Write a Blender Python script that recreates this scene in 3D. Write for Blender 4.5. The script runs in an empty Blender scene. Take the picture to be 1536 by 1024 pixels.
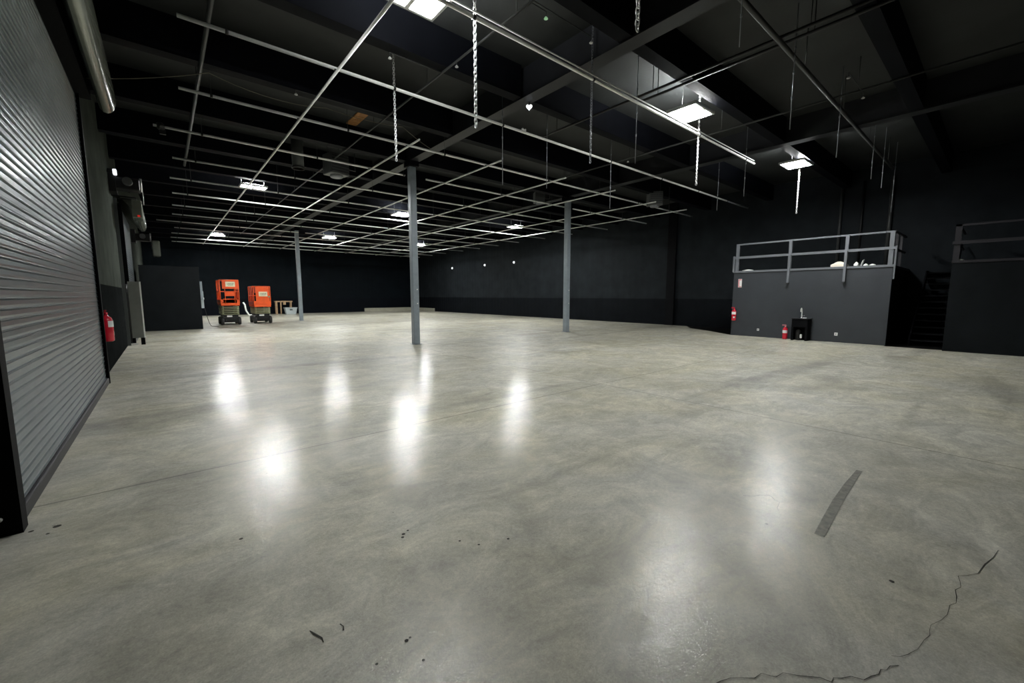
import bpy, bmesh, math, random
from mathutils import Vector, Matrix
random.seed(7)
C = bpy.context.scene
COL = C.collection
PI = math.pi

# ------------------------------------------------------------------ camera, world, exposure
EYE = 1.55
cam = bpy.data.objects.new('camera', bpy.data.cameras.new('camera'))
COL.objects.link(cam)
cam.location = (0, 0, EYE)
cam.rotation_euler = (math.radians(90) - math.atan2(69, 619), 0, math.radians(-40.02))
cam.data.sensor_width = 36
cam.data.lens = 619 / 1536 * 36
cam.data.clip_start = 0.05
cam.data.clip_end = 200
C.camera = cam

world = bpy.data.worlds.new('world'); C.world = world
world.use_nodes = True
world.node_tree.nodes['Background'].inputs[0].default_value = (0.5, 0.6, 0.8, 1)
world.node_tree.nodes['Background'].inputs[1].default_value = 0.0
C.view_settings.view_transform = 'Standard'
C.view_settings.look = 'None'
C.view_settings.gamma = 1
C.view_settings.use_curve_mapping = False
C.view_settings.exposure = 0.27

LAMP = 300.0          # radiance of the LED strips
LAMP_BACK = 470.0     # the two rear rows of lamps
LAMP_COL = (0.98, 1.0, 0.98)

# ------------------------------------------------------------------ materials
def mat(name, col, rough=0.5, metal=0.0, emit=None, estr=0.0, coat=0.0, coat_rough=0.1, spec=0.5,
        var=0.0, vscale=4.0, bump=0.0, bscale=60.0):
    m = bpy.data.materials.new(name); m.use_nodes = True
    nt = m.node_tree; b = nt.nodes['Principled BSDF']
    b.inputs['Base Color'].default_value = (*col, 1)
    b.inputs['Roughness'].default_value = rough
    b.inputs['Metallic'].default_value = metal
    b.inputs['Specular IOR Level'].default_value = spec
    b.inputs['Coat Weight'].default_value = coat
    b.inputs['Coat Roughness'].default_value = coat_rough
    if emit:
        b.inputs['Emission Color'].default_value = (*emit, 1)
        b.inputs['Emission Strength'].default_value = estr
    if var > 0 or bump > 0:
        tc = nt.nodes.new('ShaderNodeTexCoord')
    if var > 0:
        n = nt.nodes.new('ShaderNodeTexNoise'); n.inputs['Scale'].default_value = vscale
        n.inputs['Detail'].default_value = 5
        nt.links.new(tc.outputs['Object'], n.inputs['Vector'])
        r = nt.nodes.new('ShaderNodeMapRange')
        r.inputs['From Min'].default_value = 0.3; r.inputs['From Max'].default_value = 0.7
        r.inputs['To Min'].default_value = 1 - var; r.inputs['To Max'].default_value = 1 + var
        nt.links.new(n.outputs['Fac'], r.inputs['Value'])
        mx = nt.nodes.new('ShaderNodeVectorMath'); mx.operation = 'SCALE'
        mx.inputs[0].default_value = col
        nt.links.new(r.outputs['Result'], mx.inputs['Scale'])
        nt.links.new(mx.outputs['Vector'], b.inputs['Base Color'])
    if bump > 0:
        n2 = nt.nodes.new('ShaderNodeTexNoise'); n2.inputs['Scale'].default_value = bscale
        nt.links.new(tc.outputs['Object'], n2.inputs['Vector'])
        bp = nt.nodes.new('ShaderNodeBump'); bp.inputs['Strength'].default_value = bump
        bp.inputs['Distance'].default_value = 0.01
        nt.links.new(n2.outputs['Fac'], bp.inputs['Height'])
        nt.links.new(bp.outputs['Normal'], b.inputs['Normal'])
    return m

M = {}
M['galv'] = mat('galvanized_pipe', (0.90, 0.90, 0.87), 0.38, 0.15, var=0.12, vscale=3)
M['chain'] = mat('zinc_chain', (0.72, 0.72, 0.72), 0.3, 0.7)
M['chain_dull'] = mat('dull_chain', (0.22, 0.23, 0.25), 0.45, 0.3)
M['clamp'] = mat('black_clamp', (0.008, 0.008, 0.008), 0.5)
M['blackpipe'] = mat('black_painted_pipe', (0.006, 0.006, 0.006), 0.45, spec=0.3)
M['greypipe'] = mat('dull_grey_pipe', (0.035, 0.037, 0.037), 0.5, 0.1)
M['deck'] = mat('roof_deck_paint', (0.022, 0.024, 0.024), 0.62, spec=0.3, var=0.25, vscale=1.2, bump=0.2, bscale=25)
M['beam'] = mat('beam_paint', (0.004, 0.0045, 0.0065), 0.6, spec=0.05, var=0.2, vscale=2)
M['girder'] = mat('girder_paint', (0.016, 0.017, 0.020), 0.5, spec=0.25, var=0.2, vscale=2)
M['black'] = mat('black_paint', (0.004, 0.0042, 0.005), 0.6, spec=0.05, var=0.15, vscale=2)
M['blackfloor'] = mat('black_floor_patch', (0.004, 0.004, 0.004), 0.6, spec=0.1)
M['column'] = mat('column_grey', (0.24, 0.28, 0.31), 0.42, 0.1, var=0.1, vscale=6)
M['white'] = mat('white_plastic', (0.8, 0.8, 0.78), 0.35)
M['hood'] = mat('hood_steel', (0.20, 0.215, 0.18), 0.2, 0.4, var=0.06, vscale=8)
M['jamb'] = mat('jamb_grey', (0.10, 0.11, 0.11), 0.4, 0.4)
M['rail'] = mat('rail_grey', (0.13, 0.14, 0.155), 0.45, 0.1)
M['rail_dark'] = mat('rail_charcoal', (0.016, 0.015, 0.018), 0.5, spec=0.3)
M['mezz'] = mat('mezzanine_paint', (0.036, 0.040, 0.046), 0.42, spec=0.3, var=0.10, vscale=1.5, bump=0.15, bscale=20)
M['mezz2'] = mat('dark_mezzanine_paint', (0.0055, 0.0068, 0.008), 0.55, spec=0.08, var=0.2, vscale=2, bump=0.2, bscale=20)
M['ply'] = mat('grey_ledge', (0.25, 0.25, 0.26), 0.6)
M['red'] = mat('extinguisher_red', (0.55, 0.012, 0.03), 0.25, coat=0.5)
M['label'] = mat('paper_label', (0.75, 0.73, 0.72), 0.5)
M['pink'] = mat('pink_sign', (0.65, 0.22, 0.25), 0.5)
M['rubber'] = mat('rubber', (0.02, 0.02, 0.02), 0.7)
M['hub'] = mat('grey_hub', (0.25, 0.26, 0.26), 0.5)
M['orange'] = mat('lift_orange', (0.92, 0.11, 0.012), 0.38, coat=0.3, var=0.08, vscale=5)
M['orange_dark'] = mat('lift_orange_dark', (0.42, 0.05, 0.015), 0.5)  # darker orange for the side toe boards and control box
M['cream'] = mat('scissor_cream', (0.30, 0.31, 0.18), 0.5)
M['yellow'] = mat('sign_cream', (0.85, 0.80, 0.55), 0.45)
M['ink'] = mat('sign_ink', (0.02, 0.018, 0.012), 0.5)
M['wood'] = mat('raw_wood', (0.34, 0.22, 0.12), 0.65, var=0.25, vscale=9)
M['patch'] = mat('bare_timber', (0.36, 0.17, 0.05), 0.7, var=0.3, vscale=12)
M['bin'] = mat('grey_tub', (0.36, 0.40, 0.41), 0.5)
M['concrete_light'] = mat('pale_board', (0.34, 0.33, 0.26), 0.7, var=0.1)
M['cloth'] = mat('pale_cloth', (0.75, 0.68, 0.58), 0.9)
M['panelgrey'] = mat('guard_grey', (0.17, 0.18, 0.165), 0.45, var=0.08, vscale=5)
M['chrome'] = mat('chrome', (0.85, 0.85, 0.85), 0.12, 1.0)
M['heater'] = mat('heater_grey', (0.085, 0.09, 0.09), 0.5, 0.2)
M['skid'] = mat('rubber_mark', (0.16, 0.155, 0.125), 0.6, var=0.35, vscale=25)
M['crack'] = mat('crack_dark', (0.035, 0.033, 0.026), 0.9)
M['redlens'] = mat('red_lens', (0.6, 0.02, 0.02), 0.3, emit=(1, 0.05, 0.03), estr=0.25)
M['led'] = mat('led_strip', (1, 1, 1), 0.5, emit=LAMP_COL, estr=LAMP)
M['led_up'] = mat('led_uplight', (1, 1, 1), 0.5, emit=LAMP_COL, estr=LAMP * 0.9)
M['led_front'] = mat('led_strip_front', (1, 1, 1), 0.5, emit=LAMP_COL, estr=LAMP * 0.62)
M['led_back'] = mat('led_strip_rear', (1, 1, 1), 0.5, emit=LAMP_COL, estr=LAMP_BACK)
M['led_up_back'] = mat('led_uplight_rear', (1, 1, 1), 0.5, emit=LAMP_COL, estr=LAMP_BACK * 0.25)
M['housing'] = mat('lamp_housing', (0.5, 0.5, 0.48), 0.4, 0.2)
M['dome'] = mat('lit_dome', (0.8, 0.8, 0.8), 0.4, emit=(0.9, 0.95, 1), estr=1.1)
M['cable'] = mat('cable_tan', (0.10, 0.09, 0.06), 0.6)




# floor: trowelled sealed concrete
def floor_material():
    m = bpy.data.materials.new('polished_concrete'); m.use_nodes = True
    nt = m.node_tree; N = nt.nodes; L = nt.links
    b = N['Principled BSDF']
    tc = N.new('ShaderNodeTexCoord')
    def noise(scale, detail=6, rough=0.6, dist=0.0, vec=None, mapping=None):
        n = N.new('ShaderNodeTexNoise')
        n.inputs['Scale'].default_value = scale; n.inputs['Detail'].default_value = detail
        n.inputs['Roughness'].default_value = rough; n.inputs['Distortion'].default_value = dist
        src = tc.outputs['Object']
        if mapping:
            mp = N.new('ShaderNodeMapping')
            mp.inputs['Scale'].default_value = mapping[0]
            mp.inputs['Rotation'].default_value = mapping[1]
            L.new(src, mp.inputs['Vector']); src = mp.outputs['Vector']
        L.new(src, n.inputs['Vector'])
        return n.outputs['Fac']
    def rng(v, a, c, lo, hi):
        r = N.new('ShaderNodeMapRange')
        r.inputs['From Min'].default_value = a; r.inputs['From Max'].default_value = c
        r.inputs['To Min'].default_value = lo; r.inputs['To Max'].default_value = hi
        L.new(v, r.inputs['Value']); return r.outputs['Result']
    def mth(op, a, c=None):
        n = N.new('ShaderNodeMath'); n.operation = op
        for i, v in enumerate((a, c)):
            if v is None: continue
            if isinstance(v, (int, float)): n.inputs[i].default_value = v
            else: L.new(v, n.inputs[i])
        return n.outputs[0]
    big = noise(0.22, 4, 0.55, 0.6)
    mid = noise(1.3, 7, 0.65, 1.2)
    swirl = noise(1.5, 8, 0.72, 2.6, mapping=((0.9, 1.5, 1), (0, 0, 0.0)))
    fine = noise(38, 4, 0.7)
    speck = noise(120, 2, 0.6)
    f = mth('MULTIPLY', rng(big, 0.3, 0.7, 0.80, 1.15), rng(mid, 0.3, 0.7, 0.74, 1.20))
    f = mth('MULTIPLY', f, rng(swirl, 0.3, 0.7, 0.70, 1.24))
    f = mth('MULTIPLY', f, rng(fine, 0.3, 0.7, 0.84, 1.14))
    f = mth('MULTIPLY', f, rng(speck, 0.3, 0.7, 0.86, 1.12))
    # long bands across the hall: tyre dirt and painted shade between lamp rows
    band = noise(0.9, 3, 0.5, 0.5, mapping=((0.16, 1.3, 1), (0, 0, -0.05)))
    f = mth('MULTIPLY', f, rng(band, 0.54, 0.70, 1.0, 0.66))
    # saw-cut joints
    sep = N.new('ShaderNodeSeparateXYZ'); L.new(tc.outputs['Object'], sep.inputs[0])
    def joint(axis, off, period, w):
        d = mth('SUBTRACT', sep.outputs[axis], off)
        d = mth('ADD', mth('MULTIPLY', mid, 0.012), d)
        q = mth('ABSOLUTE', mth('SUBTRACT', mth('FRACT', mth('ADD', mth('DIVIDE', d, period), 0.5)), 0.5))
        return mth('LESS_THAN', mth('MULTIPLY', q, period), w)
    jt = mth('MAXIMUM', joint(1, 4.48, 7.4, 0.011), joint(0, 5.80, 7.2, 0.010))
    f = mth('MULTIPLY', f, mth('SUBTRACT', 1.0, mth('MULTIPLY', jt, 0.50)))
    # pits
    vor = N.new('ShaderNodeTexVoronoi'); vor.inputs['Scale'].default_value = 2.3
    L.new(tc.outputs['Object'], vor.inputs['Vector'])
    pit = mth('LESS_THAN', vor.outputs['Distance'], 0.022)
    f = mth('MULTIPLY', f, mth('SUBTRACT', 1.0, mth('MULTIPLY', pit, 0.5)))
    tint = N.new('ShaderNodeMix'); tint.data_type = 'RGBA'
    tint.inputs[6].default_value = (0.472, 0.446, 0.338, 1)
    tint.inputs[7].default_value = (0.492, 0.480, 0.413, 1)
    L.new(rng(noise(0.8, 5, 0.6, 0.8), 0.35, 0.65, 0, 1), tint.inputs[0])
    sc = N.new('ShaderNodeVectorMath'); sc.operation = 'SCALE'
    L.new(tint.outputs[2], sc.inputs[0]); L.new(f, sc.inputs['Scale'])
    L.new(sc.outputs[0], b.inputs['Base Color'])
    b.inputs['Roughness'].default_value = 0.5
    b.inputs['Specular IOR Level'].default_value = 0.55
    L.new(rng(noise(15, 8, 0.8, 1.5), 0.40, 0.60, 0.06, 0.60), b.inputs['Coat Weight'])
    L.new(rng(mid, 0.35, 0.65, 0.03, 0.10), b.inputs['Coat Roughness'])
    L.new(rng(swirl, 0.3, 0.7, 0.42, 0.58), b.inputs['Roughness'])
    bp = N.new('ShaderNodeBump'); bp.inputs['Strength'].default_value = 0.38
    bp.inputs['Distance'].default_value = 0.004
    hh = mth('ADD', mth('MULTIPLY', swirl, 1.1), mth('MULTIPLY', noise(11, 6, 0.7, 1.5), 0.8))
    hh = mth('ADD', hh, mth('MULTIPLY', fine, 0.25))
    L.new(hh, bp.inputs['Height'])
    L.new(bp.outputs['Normal'], b.inputs['Normal'])
    bc = N.new('ShaderNodeBump'); bc.inputs['Strength'].default_value = 0.27; bc.inputs['Distance'].default_value = 0.004
    L.new(mth('ADD', hh, mth('MULTIPLY', noise(24, 5, 0.75, 2.0), 0.9)), bc.inputs['Height'])
    L.new(bc.outputs['Normal'], b.inputs['Coat Normal'])
    return m
M['floor'] = floor_material()

# painted walls: two-tone (black dado below, charcoal above), vertical panel joints
def wall_material(name, upper, lower, zsplit, axis, spec=0.04):
    m = bpy.data.materials.new(name); m.use_nodes = True
    nt = m.node_tree; N = nt.nodes; L = nt.links; b = N['Principled BSDF']
    tc = N.new('ShaderNodeTexCoord'); sep = N.new('ShaderNodeSeparateXYZ')
    L.new(tc.outputs['Object'], sep.inputs[0])
    n = N.new('ShaderNodeTexNoise'); n.inputs['Scale'].default_value = 1.6; n.inputs['Detail'].default_value = 7
    L.new(tc.outputs['Object'], n.inputs['Vector'])
    lt = N.new('ShaderNodeMath'); lt.operation = 'LESS_THAN'; lt.inputs[1].default_value = zsplit
    L.new(sep.outputs[2], lt.inputs[0])
    mx = N.new('ShaderNodeMix'); mx.data_type = 'RGBA'
    mx.inputs[6].default_value = (*upper, 1); mx.inputs[7].default_value = (*lower, 1)
    L.new(lt.outputs[0], mx.inputs[0])
    r = N.new('ShaderNodeMapRange'); r.inputs['From Min'].default_value = 0.3; r.inputs['From Max'].default_value = 0.7
    r.inputs['To Min'].default_value = 0.8; r.inputs['To Max'].default_value = 1.2
    L.new(n.outputs['Fac'], r.inputs['Value'])
    sc = N.new('ShaderNodeVectorMath'); sc.operation = 'SCALE'
    L.new(mx.outputs[2], sc.inputs[0]); L.new(r.outputs[0], sc.inputs['Scale'])
    L.new(sc.outputs[0], b.inputs['Base Color'])
    b.inputs['Roughness'].default_value = 0.6; b.inputs['Specular IOR Level'].default_value = spec
    w = N.new('ShaderNodeTexWave'); w.wave_type = 'BANDS'; w.bands_direction = 'Y' if axis == 1 else 'X'
    w.inputs['Scale'].default_value = 0.8; w.inputs['Distortion'].default_value = 0.4
    L.new(tc.outputs['Object'], w.inputs['Vector'])
    ad = N.new('ShaderNodeMath'); ad.operation = 'ADD'
    L.new(w.outputs['Fac'], ad.inputs[0]); L.new(n.outputs['Fac'], ad.inputs[1])
    bp = N.new('ShaderNodeBump'); bp.inputs['Strength'].default_value = 0.25; bp.inputs['Distance'].default_value = 0.02
    L.new(ad.outputs[0], bp.inputs['Height']); L.new(bp.outputs['Normal'], b.inputs['Normal'])
    return m
M['wall_l'] = wall_material('wall_left_paint', (0.044, 0.049, 0.043), (0.010, 0.011, 0.011), 1.78, 1, 0.0)
M['wall_r'] = wall_material('wall_right_paint', (0.013, 0.0155, 0.018), (0.0045, 0.0055, 0.007), 1.38, 1)
M['wall_b'] = wall_material('wall_back_paint', (0.0035, 0.0055, 0.0075), (0.003, 0.004, 0.006), 1.3, 0)

# ribbed galvanised curtain
def curtain_material():
    m = mat('curtain_steel', (0.13, 0.155, 0.165), 0.32, 0.68, var=0.10, vscale=2.5, bump=0.12, bscale=4)
    return m
M['curtain'] = curtain_material()

# ------------------------------------------------------------------ mesh helpers
def new_bm(): return bmesh.new()
def box(bm, x0, x1, y0, y1, z0, z1):
    vs = [bm.verts.new((x, y, z)) for x in (x0, x1) for y in (y0, y1) for z in (z0, z1)]
    for f in ((0, 1, 3, 2), (4, 6, 7, 5), (0, 4, 5, 1), (2, 3, 7, 6), (0, 2, 6, 4), (1, 5, 7, 3)):
        bm.faces.new([vs[i] for i in f])
def frame_of(d):
    d = d.normalized()
    a = Vector((0, 0, 1)) if abs(d.z) < 0.9 else Vector((1, 0, 0))
    u = d.cross(a).normalized(); return u, d.cross(u).normalized()
def tube(bm, pts, r, n=10, closed=False, caps=True):
    pts = [Vector(p) for p in pts]; k = len(pts); rings = []
    for i, p in enumerate(pts):
        if closed: d = pts[(i + 1) % k] - pts[i - 1]
        else: d = pts[min(i + 1, k - 1)] - pts[max(i - 1, 0)]
        if i == 0: u, v = frame_of(d)
        else:
            dn = d.normalized(); u = (u - dn * u.dot(dn)).normalized(); v = dn.cross(u)
        rr = r[i] if isinstance(r, (list, tuple)) else r
        rings.append([bm.verts.new(p + (u * math.cos(2 * PI * j / n) + v * math.sin(2 * PI * j / n)) * rr) for j in range(n)])
    for i in range(k if closed else k - 1):
        a, c = rings[i], rings[(i + 1) % k]
        for j in range(n):
            f = bm.faces.new((a[j], a[(j + 1) % n], c[(j + 1) % n], c[j])); f.smooth = True
    if caps and not closed:
        bm.faces.new(rings[0][::-1]); bm.faces.new(rings[-1])
def lathe(bm, prof, cx=0, cy=0, n=20, axis='z'):
    rings = []
    for (r, z) in prof:
        ring = []
        for j in range(n):
            a = 2 * PI * j / n
            p = (cx + r * math.cos(a), cy + r * math.sin(a), z) if axis == 'z' else (cx + z, cy + r * math.cos(a), r * math.sin(a))
            ring.append(bm.verts.new(p))
        rings.append(ring)
    for a, c in zip(rings, rings[1:]):
        for j in range(n):
            f = bm.faces.new((a[j], a[(j + 1) % n], c[(j + 1) % n], c[j])); f.smooth = True
    bm.faces.new(rings[0][::-1]); bm.faces.new(rings[-1])
def extrude_y(bm, prof, y0, y1, smooth=False):      # profile in x,z
    a = [bm.verts.new((x, y0, z)) for x, z in prof]; c = [bm.verts.new((x, y1, z)) for x, z in prof]
    k = len(prof)
    for i in range(k):
        f = bm.faces.new((a[i], a[(i + 1) % k], c[(i + 1) % k], c[i])); f.smooth = smooth
    bm.faces.new(a[::-1]); bm.faces.new(c)
def obj(name, bm, m, parent=None, bevel=0.0):
    bmesh.ops.recalc_face_normals(bm, faces=bm.faces)
    me = bpy.data.meshes.new(name); bm.to_mesh(me); bm.free()
    me.materials.append(M[m] if isinstance(m, str) else m)
    o = bpy.data.objects.new(name, me); COL.objects.link(o)
    if parent: o.parent = parent
    if bevel > 0:
        md = o.modifiers.new('bevel', 'BEVEL'); md.width = bevel; md.segments = 2; md.limit_method = 'ANGLE'
    return o
def boxo(name, m, parent, *b, bevel=0.0):
    bm = new_bm(); box(bm, *b); return obj(name, bm, m, parent, bevel)
def tubeo(name, m, parent, pts, r, n=10, **k):
    bm = new_bm(); tube(bm, pts, r, n, **k); return obj(name, bm, m, parent)
def tag(o, label, cat, group=None):
    o['label'] = label; o['category'] = cat
    if group: o['group'] = group
    return o
def thing(name, label, cat, loc=(0, 0, 0), rz=0, group=None):
    o = bpy.data.objects.new(name, None); COL.objects.link(o)
    o.location = loc; o.rotation_euler = (0, 0, rz); o.empty_display_size = 0.1
    return tag(o, label, cat, group)
def struct(o): o['kind'] = 'structure'; return o
def copy_tree(o, parent=None):
    c = o.copy(); COL.objects.link(c)
    if parent: c.parent = parent
    for ch in list(o.children): copy_tree(ch, c)
    return c
ORD = ['first', 'second', 'third', 'fourth', 'fifth', 'sixth', 'seventh', 'eighth', 'ninth', 'tenth', 'eleventh', 'twelfth', 'thirteenth', 'fourteenth']

# ------------------------------------------------------------------ room shell
XL, XR, YB, YN, ZC = -0.95, 20.4, 39.7, -4.0, 6.25
fl = boxo('floor', 'floor', None, XL - 0.6, XR + 0.3, YN - 0.3, YB + 0.3, -0.2, 0.0); struct(fl)
# left wall with two door openings (y 4.35..10.2 and 17.7..22.6)
bm = new_bm()
box(bm, XL - 0.3, XL, YN - 0.3, 4.03, 0, ZC)
box(bm, XL - 0.3, XL, 10.2, 17.75, 0, ZC)
box(bm, XL - 0.3, XL, 22.6, YB + 0.3, 0, ZC)
box(bm, XL - 0.3, XL, 4.03, 10.2, 4.9, ZC)
box(bm, XL - 0.3, XL, 17.75, 22.6, 4.3, ZC)
struct(obj('wall_left', bm, 'wall_l'))
struct(boxo('wall_right', 'wall_r', None, XR, XR + 0.3, YN - 0.3, YB + 0.3, 0, ZC))
struct(boxo('wall_back', 'wall_b', None, XL, XR, YB, YB + 0.3, 0, ZC))
struct(boxo('wall_front', 'black', None, XL, XR, YN - 0.3, YN, 0, ZC))
ceil = struct(boxo('ceiling', 'deck', None, XL - 0.3, XR + 0.3, YN - 0.3, YB + 0.3, ZC, ZC + 0.2))
# roof beams: two main girders over the columns, purlins across
GB = 5.6
for gx in (6.12, 13.2):
    bm = new_bm()
    box(bm, gx - 0.15, gx + 0.15, YN, YB, GB, GB + 0.03)
    box(bm, gx - 0.05, gx + 0.05, YN, YB, GB + 0.03, ZC)
    obj('girder', bm, 'girder', ceil)
k = -5
while 12.35 + 2.65 * k < YB - 0.3:
    yy = 12.35 + 2.65 * k
    for (a, c) in ((XL, 5.97), (6.27, 13.05), (13.35, XR)):
        boxo('purlin', 'beam', ceil, a, c, yy - 0.24, yy, GB + 0.03, ZC)
    k += 1
# pilasters on the right wall
for i, yy in enumerate((11.1,)):
    struct(boxo('trim_%d' % (i + 1), 'black', None, XR - 0.12 if i == 0 else XR - 0.05, XR, yy, yy + 0.45, 0, ZC))
# flat near-black patches on the floor under the stairs and beside the mezzanine
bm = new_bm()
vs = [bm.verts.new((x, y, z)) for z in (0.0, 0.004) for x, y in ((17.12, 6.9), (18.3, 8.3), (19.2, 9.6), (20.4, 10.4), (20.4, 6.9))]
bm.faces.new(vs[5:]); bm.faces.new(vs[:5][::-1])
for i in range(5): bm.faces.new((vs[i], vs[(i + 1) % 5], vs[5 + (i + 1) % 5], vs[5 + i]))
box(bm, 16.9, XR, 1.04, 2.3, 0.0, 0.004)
obj('black_floor_patch', bm, 'blackfloor', fl)
# marks on the floor
def flat_strip(pts, w, name, m, z=0.0025):
    bm = new_bm(); L_, R_ = [], []
    for i, p in enumerate(pts):
        a = Vector(pts[max(i - 1, 0)]); c = Vector(pts[min(i + 1, len(pts) - 1)]); d = (c - a).normalized()
        ww = w[i] if isinstance(w, list) else w
        L_.append(bm.verts.new((p[0] - d.y * ww / 2, p[1] + d.x * ww / 2, z))); R_.append(bm.verts.new((p[0] + d.y * ww / 2, p[1] - d.x * ww / 2, z)))
    for i in range(len(pts) - 1): bm.faces.new((L_[i], L_[i + 1], R_[i + 1], R_[i]))
    return obj(name, bm, m, fl)
SKID = [(4.635, 0.71), (4.19, 0.704), (3.80, 0.69), (3.468, 0.67), (3.153, 0.65)]
flat_strip(SKID, [0.04, 0.055, 0.06, 0.06, 0.055], 'skid_mark', 'skid')
def crack(pts, w):
    out = []
    for a, c in zip(pts, pts[1:]):
        for t in (0, 0.33, 0.66):
            out.append((a[0] + (c[0] - a[0]) * t + random.uniform(-1, 1) * 0.012, a[1] + (c[1] - a[1]) * t + random.uniform(-1, 1) * 0.012))
    out.append(pts[-1])
    flat_strip(out, [w * random.uniform(0.4, 1.2) for _ in out], 'floor_crack', 'crack')
crack([(1.50, 0.66), (1.67, 0.59), (1.78, 0.51), (1.88, 0.42), (1.96, 0.33), (2.04, 0.28), (2.09, 0.23), (2.17, 0.20), (2.26, 0.16)], 0.0035)
crack([(2.29, 0.18), (2.40, 0.14), (2.53, 0.11), (2.66, 0.09), (2.91, 0.04), (3.10, 0.04), (3.27, 0.03), (3.40, -0.04), (3.8, -0.1)], 0.0035)
crack([(0.42, 1.96), (0.44, 1.84)], 0.008)
crack([(0.53, 1.91), (0.53, 1.85)], 0.008)
crack([(3.35, 1.18), (3.5, 1.05), (3.45, 0.98), (3.3, 0.93)], 0.004)
for (x, y, r) in ((-0.66, 3.99, .022), (-0.78, 4.01, .014), (-.69, 3.9, .01), (1.58, 1.92, .009), (1.4, 1.99, .008), (1.33, 2.1, .008), (1.09, 2.4, .012), (0.73, 1.61, .009), (0.75, 1.615, .006),
                  (0.74, 1.47, .007), (0.58, 1.58, .007), (2.93, 0.27, .012), (3.04, 0.92, .009), (0.27, 3.02, .012), (1.07, 2.37, .01), (1.13, 2.42, .008)):
    bm = new_bm(); bmesh.ops.create_circle(bm, cap_ends=True, radius=r, segments=9, matrix=Matrix.Translation((x, y, 0.0025)))
    obj('floor_pit', bm, 'crack', fl)

# partition enclosure at the back left
wp = boxo('wall_partition', 'mezz2', None, -0.74, 1.32, 23.95, 27.6, 0.0, 2.85, bevel=0.01); struct(wp)

# ------------------------------------------------------------------ roller doors
def curtain(y0, y1, z0, z1, xf, pitch=0.075):
    bm = new_bm(); n = int((z1 - z0) / pitch)
    prof = []
    for i in range(n):
        z = z0 + i * pitch
        prof += [(xf, z), (xf + 0.007, z + 0.004), (xf + 0.006, z + 0.009), (xf - 0.006, z + 0.012), (xf - 0.003, z + pitch * 0.4), (xf - 0.005, z + pitch - 0.012), (xf - 0.014, z + pitch - 0.003)]
    prof.append((xf, z0 + n * pitch))
    a = [bm.verts.new((x, y0, z)) for x, z in prof]; c = [bm.verts.new((x, y1, z)) for x, z in prof]
    for i in range(len(prof) - 1): bm.faces.new((a[i], a[i + 1], c[i + 1], c[i]))
    # back sheet gives it thickness
    b0 = [bm.verts.new(p) for p in ((xf - 0.03, y0, z0), (xf - 0.03, y1, z0), (xf - 0.03, y1, z0 + n * pitch), (xf - 0.03, y0, z0 + n * pitch))]
    bm.faces.new(b0)
    return bm
d1 = thing('door_1', '', 'door'); d1.location = (XL, 7.2, 0); del d1['label'], d1['category']; struct(d1)
d1.location = (0, 0, 0)
obj('curtain', curtain(4.19, 10.12, 0.10, 4.83, -0.875), 'curtain', d1)
boxo('bottom_bar', 'rail_dark', d1, -0.92, -0.84, 4.19, 10.12, 0.0, 0.10, bevel=0.01)
bm = new_bm(); box(bm, -0.95, -0.83, 10.12, 10.16, 0, 4.85); box(bm, -0.845, -0.83, 10.09, 10.12, 0, 4.85)
obj('track', bm, 'black', d1)
bm = new_bm(); box(bm, -0.95, -0.83, 4.15, 4.19, 0, 4.85)
obj('track', bm, 'jamb', d1)
boxo('jamb', 'black', d1, -1.2, -0.815, 4.03, 4.15, 0, 4.9)
bm = new_bm(); lathe(bm, [(0.001, 0), (0.013, 0.002), (0.013, 0.012), (0.001, 0.016)], n=12, axis='x')
bolt = obj('bolt', bm, 'white', d1); bolt.location = (-0.905, 4.03, 0.12); bolt.rotation_euler = (0, 0, -PI / 2)
hp = [(-0.62, 4.80), (-0.575, 4.745), (-0.52, 4.735), (-0.465, 4.765), (-0.425, 4.83), (-0.405, 4.92), (-0.40, 5.03), (-0.41, 5.16), (-0.45, 5.30), (-0.52, 5.42), (-0.62, 5.5), (-0.95, 5.5), (-0.95, 5.42), (-0.64, 5.3)]
bm = new_bm(); extrude_y(bm, hp, 3.6, 10.45, True)
h = obj('hood', bm, 'hood', d1)
md = h.modifiers.new('es', 'EDGE_SPLIT'); md.split_angle = math.radians(40)
boxo('lintel_box', 'black', d1, -0.95, -0.70, 4.0, 10.3, 4.85, 5.3)

d2 = bpy.data.objects.new('door_2', None); COL.objects.link(d2); struct(d2)
obj('curtain', curtain(17.85, 22.55, 0.10, 4.35, -0.84), 'curtain', d2)
boxo('bottom_bar', 'jamb', d2, -0.88, -0.80, 17.85, 22.55, 0, 0.10)
boxo('track', 'jamb', d2, -0.95, -0.87, 17.34, 17.36, 0.0, 4.45)
boxo('track', 'black', d2, -0.95, -0.79, 17.70, 17.85, 0.0, 4.35)
hp2 = [(x + 0.08, z - 0.62) for x, z in hp if x > -0.9] + [(-0.95, 4.8), (-0.95, 4.72)]
bm = new_bm(); extrude_y(bm, [(x, z) for x, z in hp2], 17.6, 22.7, True)
h = obj('hood', bm, 'hood', d2); md = h.modifiers.new('es', 'EDGE_SPLIT'); md.split_angle = math.radians(40)

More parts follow.
